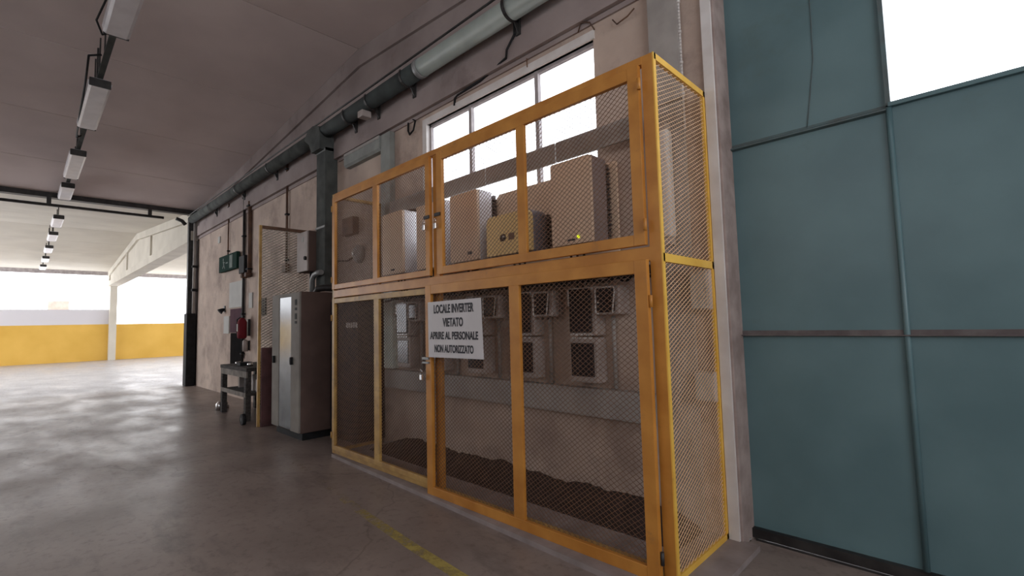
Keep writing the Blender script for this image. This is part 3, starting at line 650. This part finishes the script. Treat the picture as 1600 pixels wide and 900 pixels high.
tag(mb().box(-5.85, -5.72, -0.26, -0.12, 4.31, 4.40, 0.01).build('junction_box', M['boxgrey']), 'small pale box under the dark stretch of the overhead pipe', 'junction box')

# ------------------------------------------------------------------ ceiling lamps
def lamp(x0, x1, y, z, label):
    t = thing('ceiling_lamp', ((x0+x1)/2, y, z), label, 'ceiling lamp', 'tube lamps hanging in a row under the ceiling')
    hw = 0.12
    mb().box(x0, x1, y-hw*0.75, y+hw*0.75, z+0.02, z+0.07, 0.008).build('housing', M['lamp_body'], t)
    mb().prism([(y-hw, z+0.03), (y-hw*0.92, z-0.03), (y-hw*0.7, z-0.045), (y+hw*0.7, z-0.045), (y+hw*0.92, z-0.03), (y+hw, z+0.03)], x0+0.015, x1-0.015, 'x').build('diffuser', M['diffuser'], t)
    for x in (x0, x1): mb().box(x-0.012, x+0.012, y-hw*0.9, y+hw*0.9, z-0.045, z+0.06, 0.005).build('end_cap', M['dark_steel'], t)
    for x in (x0+0.25*(x1-x0), x1-0.25*(x1-x0)): mb().box(x-0.012, x+0.012, y-0.01, y+0.01, z+0.06, roofz(x) + 0.02).build('hanger', M['dark_steel'], t)
LY, LZ = -2.745, 4.68; kk = (LZ-1.5)/3.0
names = ['tube lamp nearest the camera, cut off at the top of the photo', 'second nearest tube lamp, with a dark hanging wire beside it', 'third nearest tube lamp in the near hall row',
         'tube lamp just in front of the dark cross rail between the halls']
for i, (a, c) in enumerate(((-6.02, -4.2), (-9.12, -7.42), (-12.33, -10.6), (-15.0, -13.4))):
    lamp(a*kk if i < 3 else -15.25, c*kk if i < 3 else -13.9, LY, LZ, 'white ' + names[i])
fn = ['first', 'second', 'third', 'fourth', 'fifth']
for i, (x) in enumerate((-18.3, -21.3, -24.6, -28.0, -31.4)):
    lamp(x-0.75, x+0.75, LY, 4.62, 'white tube lamp in the bright far hall, %s beyond the dark cross rail' % fn[i])
t = thing('lamp_track', (-9, LY, 4.8), 'dark cable track linking the lamps of the near hall', 'cable track')
mb().box(-15.2, -3.8, LY-0.03, LY+0.03, 4.775, 4.80).build('track', M['duct'], t)
q = mb()
for k in range(20): x = -15+0.58*k; q.box(x-0.008, x+0.008, LY-0.008, LY+0.008, 4.79, roofz(x)+0.02)
q.build('hanger', M['dark_steel'], t)
wire([(-7.25, -2.79, 4.79), (-7.3, -2.90, 4.76), (-8.0, -2.88, 4.68), (-9.2, -2.86, 4.66), (-10.4, -2.82, 4.70), (-10.5, -2.76, 4.78)], 0.012, 'dark wire sagging beside the second nearest tube lamp')
wire([(-5.55, -2.77, 4.785), (-5.6, -2.85, 4.76), (-6.2, -2.92, 4.66), (-6.35, -2.86, 4.6), (-6.45, -2.76, 4.72)], 0.01, 'thin dark wire hanging at the end of the nearest tube lamp')

# ------------------------------------------------------------------ rail and post at the end of the near hall
t = thing('door_track', (-15.4, -5, 4.6), 'dark steel cross rail under the ceiling between the two halls', 'rail')
mb().box(-15.5, -15.3, -9.4, -0.05, 4.67, 4.80).build('beam', M['dark_steel'], t)
mb().tube([(-15.35, -9.4, 4.50), (-15.35, -0.8, 4.50)], 0.035, 8).build('pipe', M['dark_steel'], t)
for y in (-1.1, -3.0, -5, -7): mb().box(-15.38, -15.32, y-0.04, y+0.04, 4.47, 4.68).build('hanger', M['dark_steel'], t)
t = thing('gate_post', (-15.5, -0.2, 0), 'dark steel post at the far end of the wall beside the bright opening', 'post')
mb().box(-15.62, -15.3, -0.24, -0.03, 0, 1.95, 0.01).build('lower_casing', M['black'], t)
mb().box(-15.60, -15.45, -0.21, -0.03, 1.95, 4.62, 0.006).build('post', M['dark_steel'], t)
mb().tube([(-15.28, -0.1, 1.95), (-15.28, -0.1, 4.5)], 0.035, 10).build('pipe', M['trunk'], t)
mb().tube([(-15.5, -0.5, 4.55), (-15.5, -0.36, 4.5), (-15.5, -0.28, 4.4)], 0.05, 8).build('elbow', M['dark_steel'], t)
q = mb().box(-15.34, -15.22, -0.15, -0.03, 3.2, 3.26).box(-15.34, -15.22, -0.15, -0.03, 2.55, 2.62); q.build('clamp', M['black'], t)

# ------------------------------------------------------------------ switch cabinet left of the cage
c = thing('switch_cabinet', (-6.97, -0.4, 0), 'tall pale switch cabinet with a glass door and shaded brown side left of the cage', 'cabinet')
mb().box(-7.46, -6.48, -0.74, -0.04, 0.10, 1.98, 0.006).build('body', M['cab_side_shaded'], c)
mb().box(-7.43, -6.52, -0.70, -0.08, 0.0, 0.11).build('plinth', M['black'], c)
f = mb().box(-7.46, -7.20, -0.765, -0.74, 0.11, 1.975, 0.004).box(-6.76, -6.48, -0.765, -0.74, 0.11, 1.975, 0.004).box(-7.2, -6.76, -0.765, -0.74, 1.93, 1.975).build('door', M['cab'], c)
mb().box(-7.195, -6.765, -0.757, -0.745, 0.12, 1.925).build('glass', M['cab_glass'], f)
for x in (-7.34, -6.70): mb().box(x-0.02, x+0.02, -0.80, -0.765, 1.0, 1.10, 0.005).build('handle', M['black'], f)
for z, hgt in ((1.84, 0.08), (1.75, 0.035), (1.65, 0.08), (1.57, 0.035)): mb().box(-6.62, -6.56, -0.77, -0.765, z-hgt/2, z+hgt/2).build('switch', M['black'], f)
# box on the wall above the cabinet
c = thing('wall_cabinet', (-7.5, 0, 2.35), 'grey wall mounted electrical box above the pale cabinet beside the square duct', 'electrical box')
mb().box(-7.70, -7.30, -0.30, 0, 2.36, 2.99, 0.008).build('body', M['cab_side_shaded'], c)
f = mb().box(-7.70, -7.305, -0.325, -0.30, 2.365, 2.985, 0.006).build('door', M['boxgrey'], c)
mb().tube([(-7.35, -0.35, 2.56), (-7.35, -0.325, 2.56)], 0.03, 10).build('lock', M['black'], f)
mb().box(-7.50, -7.44, -0.33, -0.325, 2.83, 2.9).build('badge', M['paper'], f)
t = thing('pipe_bundle', (-7.1, -0.2, 2.0), 'grey pipes and elbows on top of the pale cabinet under the wall box', 'pipes')
mb().tube([(-7.42, -0.2, 2.36), (-7.42, -0.2, 2.2), (-7.40, -0.2, 2.1), (-7.40, -0.2, 1.985)], 0.035, 10).build('pipe', M['black'], t)
mb().tube([(-7.27, -0.26, 2.0), (-7.27, -0.26, 2.22), (-7.2, -0.26, 2.29), (-7.1, -0.26, 2.31), (-6.95, -0.26, 2.31)], 0.04, 10).build('pipe', M['grey_steel'], t)
mb().tube([(-6.98, -0.32, 2.0), (-6.92, -0.32, 2.06), (-6.83, -0.25, 2.07), (-6.75, -0.1, 2.06)], 0.05, 10).build('pipe', M['dark_steel'], t)
# dark cabinet behind the left end of the cage
c = thing('dark_cabinet', (-6.0, -0.2, 0), 'dark blue metal cabinet with a pale label seen through the left end of the cage', 'cabinet')
mb().box(-6.40, -5.60, -0.36, -0.01, 0.05, 1.86, 0.008).build('body', M['bluedark'], c)
mb().box(-6.37, -5.63, -0.33, -0.04, 0, 0.06).build('plinth', M['black'], c)
mb().box(-6.385, -5.615, -0.378, -0.36, 0.08, 1.84, 0.004).build('door', M['bluedark'], c)
q = mb()
for k in range(5): q.box(-5.93+k*0.062, -5.885+k*0.062, -0.381, -0.378, 1.48, 1.545)
q.build('nameplate', M['boxgrey'], c)
# bell and square box on the wall left of the cage
tag(mb().box(-6.62, -6.30, -0.10, 0, 2.82, 3.07, 0.006).build('wall_box', M['rust']), 'brown square box on the wall behind the upper left cage door', 'electrical box')
t = thing('alarm_bell', (-6.3, -0.05, 2.5), 'round grey bell on the wall behind the upper left cage door', 'bell')
q = mb(); q.tube([(-6.25, 0, 2.52), (-6.25, -0.05, 2.52), (-6.25, -0.08, 2.52), (-6.25, -0.10, 2.52)], [0.13, 0.13, 0.10, 0.04], 20); q.build('gong', M['trunk'], t)
mb().tube([(-6.25, -0.10, 2.52), (-6.25, -0.13, 2.52)], 0.025, 10).build('hub', M['clear'], t)
wire([(-7.0, -0.02, 2.50), (-6.6, -0.02, 2.46), (-6.4, -0.02, 2.5)], 0.01, 'thin black cable running to the round bell')

# ------------------------------------------------------------------ mesh screen, board and castor
t = thing('mesh_screen', (-8.0, -0.4, 0), 'tall yellow edged mesh screen standing out from the wall left of the cabinet', 'screen')
q = mb().box(-8.02, -7.98, -0.79, -0.75, 0, 3.12, 0.003); q.build('frame', M['cage_old'], t)
q = mb().box(-8.02, -7.98, -0.75, -0.02, 3.07, 3.12, 0.003).box(-8.02, -7.98, -0.75, -0.02, 0.06, 0.1); q.build('frame', M['rust'], t)
q = mb(); mesh_fill(q, 'x', -0.76, -0.03, 0.1, 3.08, -8.0, pitch=0.075, ratio=0.6, wa=0.011, da=0.008, wb=0.006, db=0.005); q.build('mesh', M['screen'], t)
tag(mb().box(-7.96, -7.925, -0.755, -0.46, 0.0, 1.2, 0.006).build('board', M['maroon']), 'dark maroon board standing in front of the lower mesh screen', 'board')
t = thing('castor', (-8.35, -0.86, 0), 'dark castor wheel on the floor by the foot of the mesh screen', 'wheel')
mb().tube([(-8.35, -0.90, 0.085), (-8.35, -0.85, 0.085)], 0.085, 16).build('tyre', M['black'], t)
mb().tube([(-8.35, -0.905, 0.085), (-8.35, -0.845, 0.085)], 0.03, 10).build('hub', M['dark_steel'], t)

# ------------------------------------------------------------------ workbench
t = thing('workbench', (-9.25, -0.45, 0), 'old dark wooden workbench with a shelf standing against the wall', 'workbench')
mb().box(-10.0, -8.55, -0.78, -0.12, 0.80, 0.86, 0.006).build('bench_top', M['wood_dark'], t)
mb().box(-9.98, -8.57, -0.775, -0.75, 0.70, 0.80).build('apron', M['wood_edge'], t)
mb().box(-9.95, -8.6, -0.76, -0.14, 0.40, 0.44).build('shelf', M['wood_dark'], t)
mb().box(-9.96, -8.59, -0.778, -0.76, 0.385, 0.455).build('shelf_rail', M['wood_edge'], t)
for x in (-9.94, -8.64):
    for y in (-0.73, -0.18): mb().box(x-0.05, x+0.05, y-0.04, y+0.04, 0, 0.80).build('leg', M['wood_dark'], t)
mb().box(-9.95, -8.6, -0.14, -0.12, 0.05, 0.8).build('back_panel', M['black'], t)
for i, (x, w_, h_, m_, nm, lb) in enumerate(((-9.6, 0.10, 0.05, 'chrome', 'tin', 'small shiny tin on the left end of the workbench'), (-9.25, 0.22, 0.06, 'black', 'tool_case', 'flat black case in the middle of the workbench top'),
                                 (-8.95, 0.10, 0.055, 'chrome', 'tin', 'small shiny tin right of the black case on the workbench'))):
    q = mb()
    if m_ == 'chrome': q.tube([(x, -0.6, 0.86), (x, -0.6, 0.86+h_), (x, -0.6, 0.865+h_)], [0.045, 0.045, 0.03], 12)
    else: q.box(x-w_/2, x+w_/2, -0.7, -0.5, 0.86, 0.86+h_, 0.01)
    tag(q.build(nm, M[m_]), lb, 'tin' if nm == 'tin' else 'case')
for x, lb, z in ((-9.72, 'pale upright carton on the workbench shelf at the left', 0.30), (-9.0, 'pale upright carton on the workbench shelf near the right leg', 0.27), (-8.78, 'pale small carton hard against the right leg on the workbench shelf', 0.2)):
    tag(mb().box(x-0.04, x+0.04, -0.55, -0.45, 0.44, 0.44+z, 0.004).build('carton', M['boxgrey']), lb, 'carton')
for (x, y, lb) in ((-10.25, -0.72, 'shiny metal canister on the floor left of the workbench, the front one'), (-10.38, -0.58, 'shiny metal canister on the floor left of the workbench, the rear one')):
    q = mb().tube([(x, y, 0), (x, y, 0.11), (x, y, 0.14), (x, y, 0.17)], [0.06, 0.06, 0.035, 0.02], 12)
    tag(q.build('canister', M['chrome']), lb, 'canister')

# ------------------------------------------------------------------ end of the wall: exit sign, conduits, notices
t = thing('exit_sign', (-12.3, -0.1, 2.9), 'green emergency exit sign with a white running figure on the wall', 'sign')
mb().box(-12.92, -11.58, -0.10, -0.03, 2.84, 3.21, 0.008).build('panel', M['exit'], t)
q = mb()
q.tube([(-12.55, -0.102, 3.12), (-12.55, -0.106, 3.12)], 0.03, 10)
q.bar((-12.55, -0.104, 3.08), (-12.50, -0.104, 2.98), 0.05, 0.004, up=(0, 1, 0)); q.bar((-12.50, -0.104, 2.98), (-12.42, -0.104, 2.90), 0.035, 0.004, up=(0, 1, 0))
q.bar((-12.50, -0.104, 2.98), (-12.60, -0.104, 2.92), 0.035, 0.004, up=(0, 1, 0)); q.bar((-12.54, -0.104, 3.06), (-12.44, -0.104, 3.04), 0.025, 0.004, up=(0, 1, 0))
q.build('running_figure', M['faded'], t)
mb().bar((-12.36, -0.104, 3.02), (-12.2, -0.104, 3.02), 0.03, 0.004, up=(0, 1, 0)).build('arrow', M['faded'], t)
mb().box(-12.08, -11.86, -0.106, -0.10, 2.88, 3.17).build('doorway_symbol', M['faded'], t)
def conduit(x, z0_, z1_, r, label, m_='dark_steel', y=-0.035, box=None):
    t = thing('conduit', (x, y, z0_), label, 'conduit')
    mb().tube([(x, y, z0_), (x, y, z1_)], r, 8).build('pipe', M[m_], t)
    q = mb(); n = max(2, int((z1_-z0_)/0.6))
    for k in range(n): z = z0_+0.1+(z1_-z0_-0.2)*k/(n-1); q.box(x-r*1.6, x+r*1.6, y-r*1.3, 0, z-0.015, z+0.015)
    q.build('clips', M['black'], t)
    if box: q = mb().box(x-box, x+box, -0.09, 0, z0_-box*1.4, z0_+0.02, 0.006); q.build('end_box', M['rust'], t)
conduit(-12.45, 3.22, 4.45, 0.016, 'thin rusty conduit dropping to the top of the exit sign', 'rust')
conduit(-11.3, 0.87, 4.45, 0.03, 'dark conduit down the wall just right of the exit sign')
conduit(-10.92, 2.65, 4.2, 0.045, 'thick rusty pipe ending above the red extinguisher', 'rust')
conduit(-8.9, 2.62, 4.5, 0.022, 'rusty conduit ending in a small square box behind the mesh screen', 'rust', box=0.09)
t = thing('wall_unit', (-11.15, -0.1, 2.65), 'black wall unit with two knobs right of the exit sign', 'wall unit')
mb().box(-11.35, -11.0, -0.12, 0, 2.68, 3.06, 0.015).build('body', M['black'], t)
for x in (-11.12, -10.85): mb().tube([(x, -0.14, 2.62), (x, -0.02, 2.62)], 0.05, 10).build('knob', M['rust'], t)
def plate(name, x0, x1, z0_, z1_, m_, label, cat, y=-0.022):
    return tag(mb().box(x0, x1, y, -0.001, z0_, z1_).build(name, M[m_]), label, cat)
plate('notice_board', -12.35, -11.40, 1.98, 2.56, 'paper', 'pale notice board on the wall below the exit sign', 'notice')
plate('poster', -12.25, -11.40, 1.42, 1.95, 'purple', 'dull purple poster under the pale notice board', 'poster')
plate('wall_panel', -12.2, -11.35, 0.72, 1.41, 'flatblack', 'black panel on the wall below the purple poster', 'panel')
plate('paper_notice', -12.75, -12.35, 1.40, 1.80, 'paper', 'white paper notice left of the purple poster', 'notice')
plate('paper_notice', -10.98, -10.78, 1.93, 2.25, 'paper', 'narrow white paper notice above the red extinguisher', 'notice')
plate('wall_plate', -10.3, -10.0, 1.75, 2.1, 'wood_dark', 'small brown plate on the wall right of the red extinguisher', 'plate')
plate('light_switch', -13.35, -13.2, 3.62, 3.78, 'paper', 'small white switch high on the far end of the wall', 'switch')
t = thing('wall_horn', (-12.75, -0.1, 1.85), 'small black horn shaped lamp on the wall left of the purple poster', 'horn')
mb().tube([(-12.75, 0, 1.98), (-12.75, -0.06, 1.95), (-12.75, -0.11, 1.91)], [0.02, 0.045, 0.07], 12).build('shade', M['black'], t)
mb().box(-12.8, -12.7, -0.02, 0, 1.9, 2.05).build('bracket', M['dark_steel'], t)
t = thing('fire_extinguisher', (-10.95, -0.13, 1.3), 'red fire extinguisher hanging on the wall above the workbench', 'fire extinguisher')
mb().tube([(-10.95, -0.15, 1.30), (-10.95, -0.15, 1.33), (-10.95, -0.15, 1.64), (-10.95, -0.15, 1.70), (-10.95, -0.15, 1.73)], [0.07, 0.09, 0.09, 0.055, 0.03], 18).build('cylinder', M['red'], t)
mb().box(-10.99, -10.85, -0.17, -0.13, 1.73, 1.77).build('valve', M['black'], t)
mb().tube([(-10.98, -0.16, 1.74), (-11.1, -0.2, 1.7), (-11.12, -0.2, 1.5), (-11.09, -0.2, 1.38)], 0.014, 8).build('hose', M['black'], t)
mb().box(-10.98, -10.92, -0.245, -0.236, 1.45, 1.6).build('label_plate', M['paper'], t)
mb().box(-10.98, -10.92, -0.05, 0, 1.35, 1.7).build('bracket', M['dark_steel'], t)
t = thing('wall_cylinder', (-11.0, -0.06, 1.0), 'pale narrow cylinder on the wall below the red extinguisher', 'cylinder')
mb().tube([(-11.0, -0.07, 1.03), (-11.0, -0.07, 1.24), (-11.0, -0.07, 1.27)], [0.055, 0.055, 0.03], 12).build('body', M['boxgrey'], t)
mb().box(-11.06, -10.94, -0.02, 0, 1.05, 1.25).build('holder', M['dark_steel'], t)
# small grey unit beyond the far wall
t = thing('outdoor_unit', (-36.2, -2.0, 2.6), 'small grey box shaped unit beyond the far yellow wall', 'outdoor unit')
mb().box(-36.4, -35.9, -2.35, -1.6, 0.0, 2.65).build('stand', M['white_paint'], t)
mb().box(-36.4, -35.9, -2.4, -1.55, 2.65, 3.27, 0.02).build('housing', M['boxgrey'], t)
for o in bpy.data.objects:
    if '_o' in o: del o['_o']
